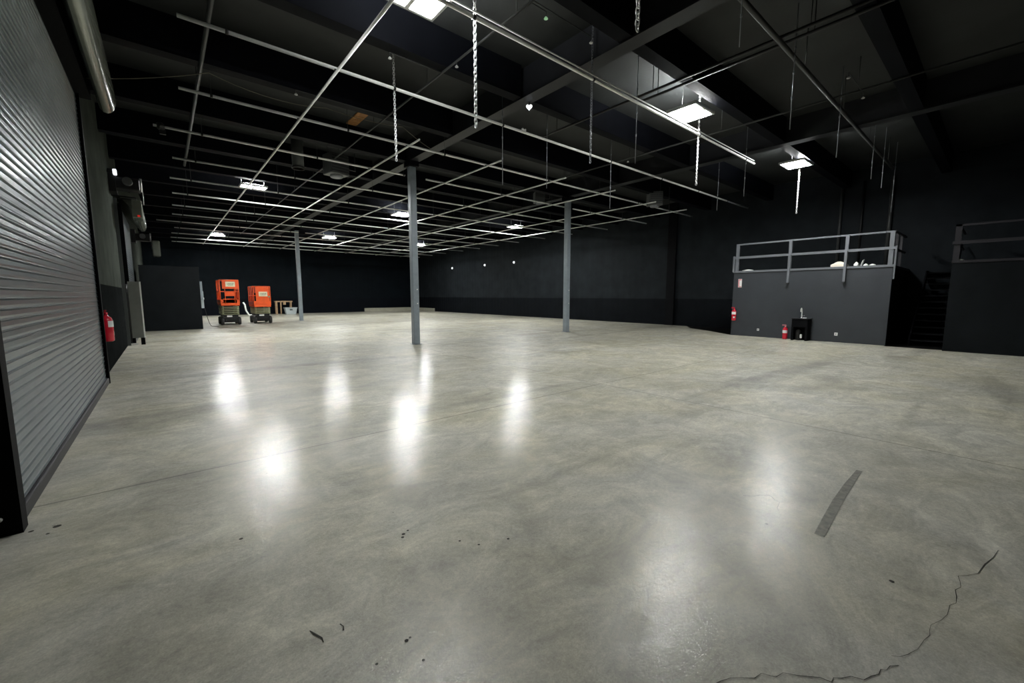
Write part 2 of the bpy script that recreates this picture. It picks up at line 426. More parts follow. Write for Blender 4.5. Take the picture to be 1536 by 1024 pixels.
gp = thing('door_side_guard', 'grey steel side guard standing on the floor beside the far roller door', 'panel', (-0.70, 17.55, 0))
boxo('panel', 'panelgrey', gp, -0.13, 0.14, -0.03, 0.03, 0.22, 1.98)
boxo('edge_strip', 'white', gp, 0.14, 0.175, -0.035, 0.035, 0.22, 1.98)
boxo('foot', 'black', gp, -0.16, -0.06, -0.05, 0.05, 0.0, 0.22)
boxo('foot', 'black', gp, 0.06, 0.16, -0.05, 0.05, 0.0, 0.22)
tubeo('hinge_pipe', 'blackpipe', gp, [(-0.17, -0.06, 0.06), (-0.17, -0.06, 1.9)], 0.035, 8)
boxo('base_block', 'white', gp, -0.22, -0.02, -0.12, -0.06, 0.0, 0.06)

def operator(loc, label):
    t = thing('door_operator', label, 'motor', loc)
    bm = new_bm(); box(bm, -0.3, 0.25, -0.25, 0.2, -0.2, 0.12); obj('gearbox', bm, 'blackpipe', t, 0.03)
    bm = new_bm(); lathe(bm, [(0.05, 0.25), (0.19, 0.25), (0.19, 0.30), (0.05, 0.30)], axis='x', n=22); obj('chain_wheel', bm, 'chain', t)
    tubeo('motor', 'heater', t, [(0.0, -0.42, 0.0), (0.0, -0.2, 0.0)], 0.11, 16)
    tubeo('hand_chain', 'chain', t, [(0.30, 0.0, -0.19), (0.30, 0.0, -0.55)], 0.012, 6)
    boxo('bracket', 'blackpipe', t, -0.40, -0.25, -0.3, 0.3, -0.3, 0.3)
    return t
operator((-0.55, 16.6, 4.75), 'black chain hoist motor above the near end of the far roller door')
op2 = operator((-0.55, 26.5, 4.3), 'black chain hoist motor high on the left wall beyond the far roller door')
boxo('cover', 'hood', op2, 0.3, 0.6, -0.3, 0.3, -0.9, -0.15, bevel=0.05)
tubeo('arm', 'blackpipe', op2, [(0.2, 0.0, -0.1), (0.45, 0.0, -0.25)], 0.03, 8)
hb = thing('door_heater', 'grey boxy unit with a red light hanging above the far roller door', 'heater', (-0.42, 17.2, 4.15))
boxo('casing', 'hood', hb, -0.12, 0.12, -0.35, 0.35, -0.3, 0.22, bevel=0.03)
boxo('indicator', 'redlens', hb, 0.0, 0.06, -0.37, -0.35, -0.27, -0.22)
tubeo('support_arm', 'blackpipe', hb, [(-0.53, 0.2, 0.3), (0.0, 0.2, 0.3), (0.0, 0.2, 0.2)], 0.02, 8)
tubeo('support_arm', 'blackpipe', hb, [(-0.53, -0.2, 0.3), (0.0, -0.2, 0.3), (0.0, -0.2, 0.2)], 0.02, 8)
wl = thing('wall_floodlight', 'small white floodlight high on the left wall by the far roller door', 'light', (-0.95, 16.2, 4.95))
boxo('bracket', 'blackpipe', wl, 0, 0.16, -0.04, 0.04, -0.03, 0.03); boxo('lens', 'dome', wl, 0.12, 0.2, -0.1, 0.1, -0.07, 0.07, bevel=0.02)

# ------------------------------------------------------------------ fire extinguishers
def extinguisher(name_label, loc, rz=0, mounted=True, s=1.0, group=None):
    t = thing('fire_extinguisher', name_label, 'fire extinguisher', loc, rz, group)
    bm = new_bm(); lathe(bm, [(0.055, 0.0), (0.075, 0.012), (0.078, 0.04), (0.078, 0.34), (0.065, 0.39), (0.03, 0.42), (0.022, 0.44)], n=22)
    obj('cylinder', bm, 'red', t)
    bm = new_bm(); lathe(bm, [(0.024, 0.43), (0.024, 0.475)], n=12); box(bm, -0.10, 0.03, -0.012, 0.012, 0.475, 0.49); box(bm, -0.10, 0.02, -0.01, 0.01, 0.505, 0.517)
    obj('valve', bm, 'red' if mounted else 'pink', t)
    tubeo('hose', 'rubber', t, [(0.02, 0.03, 0.46), (0.05, 0.08, 0.44), (0.05, 0.095, 0.3), (0.045, 0.09, 0.12)], 0.011, 8)
    for (z0, z1, half) in ((0.22, 0.32, 70),) if not mounted else ((0.24, 0.34, 75), (0.10, 0.16, 25)):
        bm = new_bm(); n = 10; A = []
        for j in range(n + 1):
            a = math.radians(-90 - half + 2 * half * j / n) + (0.5 if z0 < 0.2 else 0)
            A.append((bm.verts.new((0.0795 * math.cos(a), 0.0795 * math.sin(a), z0)), bm.verts.new((0.0795 * math.cos(a), 0.0795 * math.sin(a), z1))))
        for p, q in zip(A, A[1:]): bm.faces.new((p[0], q[0], q[1], p[1]))
        obj('label_sheet', bm, 'label', t)
    if mounted:
        boxo('wall_bracket', 'blackpipe', t, -0.03, 0.03, 0.07, 0.095, 0.05, 0.42)
    for ch in t.children: pass
    t.scale = (s, s, s)
    return t
extinguisher('red fire extinguisher on the left wall beside the near roller door', (-0.82, 10.42, 0.72), PI / 2, s=1.1)
extinguisher('red fire extinguisher by the dark partition beyond the far roller door', (-0.855, 23.2, 0.85), PI / 2, s=1.1)
extinguisher('red fire extinguisher hung at the far end of the mezzanine front', (17.005, 6.78, 0.58), -PI / 2)
extinguisher('red fire extinguisher standing on the floor beside the black hand sink', (16.93, 4.98, 0.0), -PI / 2, mounted=False)
tubeo('conduit', 'jamb', None, [(-0.925, 10.4, 0.0), (-0.925, 10.4, 0.7)], 0.018, 8)
tag(bpy.data.objects['conduit'], 'short grey conduit on the wall below the near roller door extinguisher', 'pipe')

# ------------------------------------------------------------------ steel columns
def column(x, y, label, tags):
    t = thing('steel_column', label, 'column', (x, y, 0))
    boxo('shaft', 'column', t, -0.1, 0.1, -0.1, 0.1, 0.012, 5.45, bevel=0.015)
    boxo('base_plate', 'column', t, -0.14, 0.14, -0.14, 0.14, 0, 0.012)
    boxo('cap_plate', 'black', t, -0.15, 0.15, -0.2, 0.2, 5.45, 5.6)
    for z in tags: boxo('tag', 'white', t, 0.02, 0.055, -0.103, -0.1, z, z + 0.035)
    return t
column(6.10, 12.05, 'grey steel column nearest the camera, middle of the floor', (1.72, 1.28))
column(13.15, 12.05, 'grey steel column on the right, before the charcoal side wall', (1.75, 1.2))
column(6.45, 28.0, 'grey steel column farthest back, right of the scissor lifts', ())

# ------------------------------------------------------------------ ceiling pipe grid
ZP = 5.25
row_y = [4.90, 7.40, 9.86, 12.30, 14.80, 17.30, 19.75, 22.35, 24.80, 27.2, 29.6, 32.2, 34.6, 37.1]
row_l = [0.40, 0.40, 0.47, 0.09, 0.45, 0.42, 0.51, 0.54, 0.57, 0.0, 0.72, 0.63, 0.62, 0.7]
row_r = [13.05, 19.3, 19.35, 19.4, 19.45, 19.3, 19.4, 19.4, 19.5, 19.5, 19.5, 19.4, 19.4, 19.4]
hang_x = [0.95, 3.45, 5.95, 9.80, 12.45, 14.9, 17.3]
def cross_pipe(i, x0, x1, note):
    y = row_y[i]
    t = thing('ceiling_pipe', note, 'pipe', ((x0 + x1) / 2, y, ZP), 0, 'crosswise pipes of the ceiling grid')
    cx = (x0 + x1) / 2
    tubeo('tube', 'galv', t, [(x0 - cx, 0, 0), (x1 - cx, 0, 0)], 0.027, 10)
    for hx in hang_x:
        if x0 < hx < x1:
            tubeo('clamp', 'clamp', t, [(hx - cx - 0.02, 0, 0), (hx - cx + 0.02, 0, 0)], 0.034, 10)
            ky = math.ceil((y - 12.35) / 2.65) * 2.65 + 12.35
            if i > 1: tubeo('hanger_rod', 'greypipe', t, [(hx - cx, 0, 0.03), (hx - cx, 0, ZC - ZP)], 0.006, 6)
    return t
cross_names = ['crosswise pale ceiling pipe, %s row of the grid counted from the camera' % ORD[i] for i in range(14)]
for i in range(14):
    if i in (3, 9):
        gaps = {3: (6.0, 6.72), 9: (6.38, 6.75)}[i]
        cross_pipe(i, row_l[i], gaps[0], 'crosswise ceiling pipe left of the %s column' % ('near middle' if i == 3 else 'farthest'))
        if i == 3:
            cross_pipe(i, gaps[1], 13.25, 'crosswise ceiling pipe between the two near columns')
            cross_pipe(i, 13.75, row_r[i], 'crosswise ceiling pipe right of the right-hand column')
        else:
            cross_pipe(i, gaps[1], row_r[i], 'crosswise ceiling pipe right of the farthest column')
    else:
        cross_pipe(i, row_l[i], row_r[i], cross_names[i])
t = thing('ceiling_pipe', 'slim second pipe lying just above the nearest crosswise pipe', 'pipe', (6.7, 4.90, ZP + 0.045))
tubeo('tube', 'galv', t, [(-6.3, 0, 0.03), (6.35, 0, 0.03)], 0.012, 8)
col_x = [2.44, 4.88, 7.30, 9.87, 12.35, 15.05, 17.38]
col_n = [0.4, 9.2, 9.15, 9.15, 9.10, 9.15, 9.1]
col_f = [37.2, 37.2, 37.2, 37.2, 37.2, 37.2, 37.2]
LN = ['nearest the roller doors', 'second from the roller doors', 'third from the roller doors', 'middle of the seven', 'third from the right-hand wall', 'second from the right-hand wall', 'nearest the right-hand wall']
for i, x in enumerate(col_x):
    t = thing('ceiling_pipe', 'lengthwise pale ceiling pipe of the grid, ' + LN[i], 'pipe', (x, col_n[i], ZP - 0.052), 0, 'lengthwise pipes of the ceiling grid')
    tubeo('tube', 'galv', t, [(0, 0, 0), (0, col_f[i] - col_n[i], 0)], 0.023, 10)
    for j, y in enumerate(row_y):
        if y > col_n[i] + 0.1:
            bm = new_bm(); box(bm, -0.035, 0.035, y - col_n[i] - 0.03, y - col_n[i] + 0.03, 0.018, 0.036)
            obj('swivel_clamp', bm, 'clamp', t)
def long_pipe(name, label, pts, r, m, cat='pipe'):
    return tag(tubeo(name, m, None, pts, r, 10), label, cat)
def sup_pipe(name, label, pts, r, m, axis, step=2.65):
    a = Vector(pts[0]); t = thing(name, label, 'pipe', pts[0])
    tubeo('tube', m, t, [(Vector(p) - a) for p in pts], r, 10)
    ln = (Vector(pts[1]) - a).length; d = (Vector(pts[1]) - a).normalized(); s = 0.6
    while s < ln:
        q = d * s; tubeo('hanger', m, t, [q, (q.x, q.y, ZC - a.z)], 0.008, 6); s += step
    return t
sup_pipe('black_pipe', 'thick black painted pipe crossing the upper right of the ceiling', [(0.4, 2.62, 5.50), (XR - 2.6, 2.62, 5.50)], 0.038, 'greypipe', 0)
sup_pipe('black_pipe', 'black painted lengthwise pipe crossing over the upper right pipes', [(7.80, -1, 5.62), (7.80, 8.2, 5.62)], 0.026, 'blackpipe', 1)
sup_pipe('black_pipe', 'black lengthwise pipe just right of its twin near the right lamp', [(7.98, -1, 5.60), (7.98, 5.3, 5.60)], 0.026, 'blackpipe', 1)
SP1 = sup_pipe('sprinkler_pipe', 'thin grey sprinkler pipe running lengthwise left of the white heart-shaped detector', [(4.2, -1, 5.60), (4.2, 33, 5.60)], 0.018, 'greypipe', 1)
sup_pipe('conduit', 'dull grey lengthwise conduit near the left ends of the grid', [(0.80, 2.0, 5.62), (0.80, 17.0, 5.62)], 0.035, 'greypipe', 1)
SP2 = sup_pipe('sprinkler_pipe', 'thin dark sprinkler pipe running lengthwise beyond the middle lamps', [(10.9, -1, 5.60), (10.9, 33, 5.60)], 0.02, 'greypipe', 1)

# hanging chains
def chain_mesh(length, wire=0.0042, link=0.046, wid=0.013):
    bm = new_bm(); n = int(length / (link * 0.78)); z = 0
    for i in range(n):
        pts = []
        for a in range(12):
            th = 2 * PI * a / 12
            px = wid * math.cos(th); pz = (link / 2 - wid) * (1 if math.sin(th) > 0 else -1 if math.sin(th) < -0.01 else 0) + wid * math.sin(th)
            pts.append((px, 0, z - link / 2 + pz) if i % 2 == 0 else (0, px, z - link / 2 + pz))
        tube(bm, pts, wire, 5, closed=True)
        z -= link * 0.78
    return bm
CH = {}
def chain(x, y, zb, label, big=False, m='chain', rod=False):
    ln = round((ZC - zb) / 0.15) * 0.15; key = (ln, big, m, rod)
    if key not in CH:
        if rod:
            bm = new_bm(); tube(bm, [(0, 0, 0), (0, 0, -ln)], 0.007 if not big else 0.012, 7)
            for q in (0.35, 0.55, 0.75): tube(bm, [(0, 0, -ln * q - .02), (0, 0, -ln * q + .02)], 0.014, 7)
        else: bm = chain_mesh(ln, 0.0075 if big else 0.006, 0.066 if big else 0.056, 0.021 if big else 0.017)
        o = obj('hanging_rod' if rod else 'hanging_chain', bm, m); CH[key] = o
    else:
        o = CH[key].copy(); COL.objects.link(o)
    o.location = (x, y, ZC)
    tag(o, label, 'rod' if rod else 'chain', 'rods hanging through the ceiling grid' if rod else 'chains hanging from the roof')
    return o
chain(3.50, 4.95, 3.90, 'thick pale chain hanging past the nearest grid pipe at the top middle', big=True)
chain(3.60, 2.45, 3.93, 'pale chain end with open links hanging at the very top, right of centre', big=True)
chain(9.85, 4.95, 4.10, 'bright zinc chain hanging directly below the larger right-hand lamp')
chain(15.6, 4.52, 4.19, 'bright zinc chain hanging below the rightmost lamp')
chain(3.47, 7.45, 3.93, 'zinc chain hanging left of the nearest grey column')
chain(5.97, 4.95, 3.92, 'dull chain below the nearest crosswise pipe, right of the heart-shaped detector', m='chain_dull')
chain(8.20, 2.56, 4.35, 'dull rod hanging between the two right-hand lamps', m='chain_dull', rod=True)
chain(15.9, 2.56, 4.6, 'dull rod above the mezzanine rail, middle of three', m='chain_dull', rod=True)
for x, y, zb, lb in ((7.34, 4.95, 4.1, 'thin rod hanging below the nearest crosswise pipe, left of the larger right lamp'),
                     (12.6, 4.95, 4.24, 'thin rod hanging at the right end of the nearest crosswise pipe'),
                     (5.98, 7.45, 4.05, 'thin rod on the second crosswise pipe, left of the heart-shaped detector'),
                     (7.36, 7.45, 4.10, 'thin rod on the second crosswise pipe, right of the heart-shaped detector'),
                     (9.88, 7.45, 4.04, 'thin rod on the second crosswise pipe above the right-hand column'),
                     (14.0, 6.3, 4.3, 'faint thin rod hanging left of the rightmost lamp'),
                     (5.95, 2.50, 4.75, 'thin rod hanging upper right, left of the black pipe crossing'),
                     (11.1, 2.56, 4.40, 'thin rod hanging from the thick black pipe, right of the rightmost lamp'),
                     (14.5, 2.56, 4.60, 'thin rod above the mezzanine rail, leftmost of three'),
                     (17.7, 2.56, 4.15, 'thin rod at the far end of the thick black pipe')):
    chain(x, y, zb, lb, m='chain_dull', rod=True)

# ------------------------------------------------------------------ lamps
def make_lamp(led, up):
    t = thing('high_bay_lamp', '', 'lamp', (0, 0, 0))
    bm = new_bm()
    box(bm, -0.42, 0.42, -0.34, -0.30, -0.01, 0.05); box(bm, -0.42, 0.42, 0.30, 0.34, -0.01, 0.05)
    box(bm, -0.42, -0.38, -0.30, 0.30, -0.01, 0.05); box(bm, 0.38, 0.42, -0.30, 0.30, -0.01, 0.05)
    box(bm, -0.03, 0.03, -0.30, 0.30, -0.01, 0.06)
    box(bm, -0.38, 0.38, -0.30, 0.30, 0.045, 0.06)
    obj('housing', bm, 'housing', t)
    for sx in (-1, 1):
        for j in range(4):
            y = -0.225 + 0.15 * j
            boxo('led_strip', led, t, sx * 0.205 - 0.165, sx * 0.205 + 0.165, y - 0.042, y + 0.042, 0.0, 0.03)
    for j in (-1, 1):
        boxo('uplight', up, t, -0.3, 0.3, j * 0.2 - 0.05, j * 0.2 + 0.05, 0.062, 0.075)
    boxo('driver_box', 'housing', t, -0.12, 0.12, -0.07, 0.07, 0.06, 0.12)
    for sx in (-1, 1): tubeo('suspension_wire', 'chain', t, [(sx * 0.36, 0, 0.05), (sx * 0.36, 0, ZC - 5.52)], 0.004, 5)
    return t
lamp0 = make_lamp('led', 'led_up'); lamp1 = make_lamp('led_back', 'led_up_back')
lamps = [(9.1, 4.78, 'lit lamp over the right side, larger of the two right-hand lamps'),
         (15.0, 4.45, 'lit lamp above the mezzanine, rightmost lamp'),
         (2.85, 5.35, 'lit lamp at the very top edge left of centre'),
         (2.82, 18.2, 'lit lamp over the left side, nearer of the two left-hand lamps'),
         (3.03, 34.0, 'lit lamp farthest back on the left'),
         (9.05, 30.4, 'lit lamp at the back between the farthest and nearest columns'),
         (9.3, 19.6, 'lit lamp seen just left of the nearest grey column'),
         (16.0, 18.7, 'lit lamp seen between the two near columns'),
         (15.8, 30.2, 'lit lamp farthest back, just right of the nearest column')]
for i, (x, y, lb) in enumerate(lamps):
    o = (lamp0 if i == 0 else copy_tree(lamp0)) if i < 3 else (lamp1 if i == 3 else copy_tree(lamp1))
    o.location = (x, y, 5.50)
    if i == 2:
        for c in o.children:
            if c.name.startswith('led_strip'):
                c.data = c.data.copy(); c.data.materials[0] = M['led_front']
    tag(o, lb, 'lamp', 'high bay lamps under the roof')

# ------------------------------------------------------------------ small ceiling things
t = thing('heart_detector', 'small white heart-shaped detector under the dark roof girder', 'detector', (6.2, 6.82, 5.5))
bm = new_bm()
pts = [(0.066 * math.sin(a) ** 3 * 1.0, 0.0041 * (13 * math.cos(a) - 5 * math.cos(2 * a) - 2 * math.cos(3 * a) - math.cos(4 * a))) for a in [2 * PI * q / 28 for q in range(28)]]
F0 = [bm.verts.new((x, -0.02, z)) for x, z in pts]; F1 = [bm.verts.new((x, 0.02, z)) for x, z in pts]
bm.faces.new(F0); bm.faces.new(F1[::-1])
for q in range(28): bm.faces.new((F0[q], F0[(q + 1) % 28], F1[(q + 1) % 28], F1[q]))
hh = obj('body', bm, 'dome', t); hh.rotation_euler = (0.3, 0, -0.74)
tubeo('stem', 'blackpipe', t, [(0, 0, 0.03), (0, 0, 0.10)], 0.012, 8)
t = thing('cable_clip', 'small white clip on the second crosswise pipe below the heart-shaped detector', 'clip', (6.56, 7.40, 5.277))
boxo('body', 'white', t, -0.06, 0.06, -0.02, 0.02, 0, 0.03); boxo('tab', 'white', t, -0.05, -0.02, -0.02, 0.02, 0.03, 0.05); boxo('tab', 'white', t, 0.03, 0.06, -0.02, 0.02, 0.03, 0.05)
M['greenlens'] = mat('green_lens', (0.35, 0.6, 0.35), 0.3, emit=(0.5, 0.9, 0.5), estr=0.25)
def sprinkler(pipe, x, y, z, m='white'):
    a = pipe.location; bm = new_bm()
    tube(bm, [(0, y - a.y, 0), (x - a.x, y - a.y, 0), (x - a.x, y - a.y, z - a.z - 0.02)], 0.008, 6)
    obj('sprinkler_branch', bm, 'greypipe', pipe)
    bm = new_bm(); cx, cy = x - a.x, y - a.y
    lathe(bm, [(0.004, z - a.z - 0.05), (0.03, z - a.z - 0.048), (0.03, z - a.z - 0.04), (0.008, z - a.z - 0.015)], cx, cy, 10); obj('sprinkler_head', bm, m, pipe)
sprinkler(SP1, 4.5, 4.6, 5.55, 'greenlens'); sprinkler(SP1, 4.2, 6.5, 5.55); sprinkler(SP1, 3.2, 7.0, 5.55); sprinkler(SP1, 2.3, 9.4, 5.55); sprinkler(SP1, 5.45, 4.55, 5.55)
sprinkler(SP2, 9.9, 2.2, 5.55); sprinkler(SP2, 11.1, 2.2, 5.55); sprinkler(SP2, 10.9, 7.6, 5.55)

def unit_heater(loc, rz, label, s=1.0):
    t = thing('unit_heater', label, 'heater', loc, rz)
    boxo('casing', 'heater', t, -0.3, 0.3, -0.25, 0.25, -0.3, 0.3, bevel=0.03)
    bm = new_bm()
    for j in range(6): box(bm, -0.27, 0.27, -0.275, -0.25, -0.24 + j * 0.085, -0.20 + j * 0.085)
    obj('louvres', bm, 'greypipe', t)
    bm = new_bm(); lathe(bm, [(0.05, -0.36), (0.17, -0.36), (0.19, -0.31), (0.19, -0.3)], n=18); obj('outlet', bm, 'chain_dull', t)
    for sx in (-1, 1): tubeo('hanger', 'greypipe', t, [(sx * 0.25, 0, 0.28), (sx * 0.25, 0, (ZC - loc[2]) / s)], 0.012, 6)
    tubeo('gas_pipe', 'greypipe', t, [(0.3, 0.1, 0.0), (0.7, 0.1, 0.0), (0.7, 0.1, 0.55)], 0.02, 8)
    t.scale = (s, s, s)
unit_heater((4.35, 13.6, 5.52), 0.2, 'dark grey unit heater hung under the roof left of the nearest column')
unit_heater((15.6, 9.55, 5.45), -0.7, 'dark grey unit heater hung under the roof above the right side of the grid', 0.9)
unit_heater((12.3, 12.9, 5.6), -0.5, 'dark grey unit heater with round outlet left of the right-hand column', 0.7)
# round flue above the left heater
t = thing('flue_duct', 'dull grey round duct stub hanging under the roof left of the dark heater', 'duct', (3.35, 13.9, 5.3))
tubeo('duct', 'heater', t, [(0, 0, 0), (0, 0, ZC - 5.3)], 0.16, 18); tubeo('collar', 'greypipe', t, [(0, 0, 0.0), (0, 0, 0.05)], 0.18, 18)
# bare timber patch under the roof deck
bm = new_bm()
for j in range(5): box(bm, -0.11, 0.11, -0.36 + j * 0.145, -0.36 + j * 0.145 + 0.135, -0.03, 0.0)
pt = obj('timber_patch', bm, 'patch'); pt.location = (4.30, 11.45, ZC); pt.scale = (1.2, 1.6, 1)
tag(pt, 'bare orange timber patch under the black roof at upper left', 'wood patch')
# sagging cable
def cable(name, label, pts, r, m='cable', cat='cable', n=10):
    P = []
    for a, c, s in pts:
        a = Vector(a); c = Vector(c)
        for i in range(n): 
            u = i / n; p = a.lerp(c, u); p.z -= s * 4 * u * (1 - u); P.append(p)
    P.append(Vector(pts[-1][1])); return tag(tubeo(name, m, None, P, r, 6), label, cat)
cable('sagging_cable', 'thin tan cable sagging between the roof beams at upper left', [((-0.9, 9.9, 5.0), (0.9, 9.5, 5.5), 0.05), ((0.9, 9.5, 5.5), (2.9, 9.5, 5.45), 0.12), ((2.9, 9.5, 5.45), (4.6, 9.5, 5.5), 0.05), ((4.6, 9.5, 5.5), (6.0, 10.0, 5.25), 0.05)], 0.006)
t = thing('pipe_coupling', 'black lumpy coupling gripping the left end of the fourth crosswise pipe', 'clamp', (0.22, 12.30, 5.25))
bm = new_bm(); bmesh.ops.create_icosphere(bm, subdivisions=2, radius=0.085)
for v in bm.verts: v.co *= random.uniform(0.8, 1.15)
obj('body', bm, 'clamp', t); boxo('jaw', 'clamp', t, -0.03, 0.08, -0.03, 0.03, -0.16, -0.04)

# round lights on the right wall
for y, lb in ((32.7, 'small round white light on the right wall, leftmost of three'), (27.7, 'small round white light on the right wall, middle of three'), (24.0, 'small round white light on the right wall, nearest of three')):
    t = thing('wall_light', lb, 'light', (20.4, y, 4.02), 0, 'round lights on the right wall')
    bm = new_bm(); lathe(bm, [(0.10, -0.05), (0.10, 0.0)], axis='x', n=16); obj('base', bm, 'greypipe', t)
    bm = new_bm(); lathe(bm, [(0.02, -0.12), (0.06, -0.11), (0.085, -0.08), (0.09, -0.05)], axis='x', n=16); obj('lens', bm, 'dome', t)
# tilted dark poles leaning on the right wall
# ------------------------------------------------------------------ mezzanine with rails
MX = 17.1
mz = thing('mezzanine', 'charcoal raised platform with long grey guard rail, left of the stairs', 'platform', (MX, 4.6, 0))
def P(name, m, b, parent=mz, o=(MX, 4.6), bevel=0.0):
    return boxo(name, m, parent, b[0] - o[0], b[1] - o[0], b[2] - o[1], b[3] - o[1], b[4], b[5], bevel=bevel)
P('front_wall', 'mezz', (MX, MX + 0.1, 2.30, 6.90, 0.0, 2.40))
P('side_wall', 'black', (MX + 0.1, 20.38, 2.30, 2.40, 0.0, 2.40))
P('side_wall', 'black', (MX + 0.1, 20.38, 6.80, 6.90, 0.0, 2.40))
P('deck', 'rail_dark', (MX, 20.38, 2.30, 6.90, 2.40, 2.48))
P('edge_trim', 'rail', (MX - 0.03, MX, 2.28, 6.92, 2.42, 2.49))
for y in (5.05, 3.46):
    P('guard_post', 'rail', (MX - 0.07, MX - 0.01, y - 0.035, y + 0.035, 2.0, 3.02)); P('guard_post', 'rail', (MX - 0.02, MX + 0.05, y - 0.045, y + 0.045, 2.45, 3.5))
    P('post_foot', 'clamp', (MX - 0.10, MX, y - 0.04, y + 0.04, 1.96, 2.0))
P('guard_post', 'rail', (MX - 0.01, MX + 0.06, 6.76, 6.86, 2.45, 3.5)); P('guard_post', 'rail', (MX - 0.01, MX + 0.06, 2.32, 2.43, 2.45, 3.5))
P('guard_post', 'rail', (MX - 0.06, MX - 0.01, 6.88, 6.94, 2.45, 3.05)); P('guard_post', 'rail', (MX - 0.05, MX - 0.01, 2.24, 2.28, 2.05, 3.05))
P('guard_post', 'rail_dark', (MX + 0.5, MX + 0.55, 2.30, 2.36, 2.48, 3.5)); P('guard_post', 'rail_dark', (MX + 1.3, MX + 1.35, 2.30, 2.36, 2.48, 3.5))
P('top_rail', 'rail', (MX, MX + 0.05, 2.32, 6.86, 3.46, 3.51)); P('mid_rail', 'rail', (MX - 0.03, MX + 0.03, 2.26, 6.94, 2.95, 3.03))
P('side_rail', 'rail_dark', (MX, 19.2, 2.30, 2.35, 3.46, 3.51)); P('side_rail', 'rail_dark', (MX, 19.2, 2.30, 2.35, 2.95, 3.0))
def small(name, m, loc, dims, label, cat, bevel=0.004, sub=None):
    t = thing(name, label, cat, loc)
    a, c, d = dims; boxo('plate', m, t, -a, 0, -c / 2, c / 2, -d / 2, d / 2, bevel=bevel)
    if sub: sub(t)
    return t
small('wall_outlet', 'white', (MX, 5.92, 0.27), (0.015, 0.07, 0.08), 'small white socket low on the mezzanine front, left of the extinguisher', 'socket', sub=lambda t: boxo('socket_hole', 'ink', t, -0.017, -0.015, -0.012, 0.012, -0.02, 0.02))
small('wall_outlet', 'white', (MX, 3.55, 0.27), (0.015, 0.09, 0.10), 'small white socket low on the mezzanine front, right of the hand sink', 'socket', sub=lambda t: boxo('socket_hole', 'ink', t, -0.017, -0.015, -0.012, 0.012, -0.02, 0.02))
def signsub(t):
    boxo('stripe', 'pink', t, -0.012, -0.01, -0.055, 0.055, 0.11, 0.15); boxo('stripe', 'pink', t, -0.012, -0.01, 0.02, 0.055, -0.15, 0.11); boxo('stripe', 'pink', t, -0.012, -0.01, -0.055, 0.02, -0.15, -0.12)
small('safety_sign', 'label', (MX, 6.66, 2.02), (0.01, 0.13, 0.32), 'small white and red upright sign at the mezzanine front, far end', 'sign', sub=signsub)
# hand sink
hs = thing('hand_sink', 'black boxy hand sink with chrome tap against the mezzanine front', 'sink', (16.9, 4.5, 0))
bm = new_bm()
box(bm, -0.19, 0.19, -0.24, 0.24, 0.46, 0.74); box(bm, -0.19, 0.19, -0.24, -0.17, 0, 0.46); box(bm, -0.19, 0.19, 0.17, 0.24, 0, 0.46); box(bm, 0.1, 0.19, -0.17, 0.17, 0, 0.46)
obj('cabinet', bm, 'black', hs, 0.008)
boxo('counter', 'rail_dark', hs, -0.21, 0.2, -0.26, 0.26, 0.74, 0.77, bevel=0.008)
bm = new_bm(); lathe(bm, [(0.11, 0.771), (0.13, 0.771), (0.13, 0.776), (0.11, 0.776)], n=20); obj('basin_rim', bm, 'chrome', hs)
tubeo('tap', 'white', hs, [(0.05, 0.02, 0.77), (0.05, 0.02, 0.95), (0.03, 0.02, 1.07), (-0.02, 0.02, 1.11), (-0.07, 0.02, 1.08), (-0.08, 0.02, 0.99)], 0.017, 10)
tubeo('tap_lever', 'chrome', hs, [(0.05, 0.0, 0.84), (0.0, -0.09, 0.87)], 0.011, 8)
boxo('soap_dish', 'white', hs, -0.17, -0.09, -0.17, -0.06, 0.77, 0.80, bevel=0.008)
boxo('water_bottle', 'white', hs, -0.13, -0.06, -0.07, -0.01, 0.08, 0.22, bevel=0.02)
bm = new_bm(); lathe(bm, [(0.04, 0.0), (0.08, 0.01), (0.08, 0.33), (0.03, 0.38)], cx=0.0, cy=0.07, n=16); obj('waste_tank', bm, 'rubber', hs)
# bundle and scraps on the mezzanine deck
def lump(name, label, loc, r, m, cat):
    bm = new_bm(); bmesh.ops.create_icosphere(bm, subdivisions=3, radius=1)
    for v in bm.verts:
        n = 1 + 0.16 * math.sin(5 * v.co.x + 2) * math.cos(4 * v.co.y) + 0.08 * math.sin(9 * v.co.z + 3 * v.co.x)
        v.co = Vector((v.co.x * r[0] * n, v.co.y * r[1] * n, max(v.co.z, -0.25) * r[2] * n + 0.25 * r[2]))
    for f in bm.faces: f.smooth = True
    o = obj(name, bm, m); o.location = loc; return tag(o, label, cat)
lump('cloth_bundle', 'pale crumpled cloth bundle lying on the mezzanine deck behind the rail', (17.28, 3.66, 2.485), (0.14, 0.24, 0.13), 'cloth', 'cloth')
lump('white_scrap', 'small white scrap on the mezzanine deck right of the cloth bundle, first of three', (17.2, 3.2, 2.485), (0.08, 0.07, 0.10), 'white', 'scrap')
lump('white_scrap', 'small white scrap on the mezzanine deck, middle of three right of the bundle', (17.18, 2.96, 2.485), (0.06, 0.06, 0.05), 'white', 'scrap')
lump('white_scrap', 'small flat white scrap on the mezzanine deck nearest the stairs', (17.2, 2.80, 2.485), (0.06, 0.08, 0.04), 'white', 'scrap')
tag(tubeo('spray_bottle', 'white', None, [(17.33, 3.10, 2.485), (17.33, 3.06, 2.66), (17.33, 3.03, 2.70)], [0.03, 0.025, 0.012], 10), 'slim white upright bottle among scraps on the mezzanine deck', 'bottle')
lump('paper_scrap', 'pale flat scrap on the mezzanine deck at its far left corner', (17.2, 6.45, 2.485), (0.06, 0.2, 0.035), 'white', 'scrap')

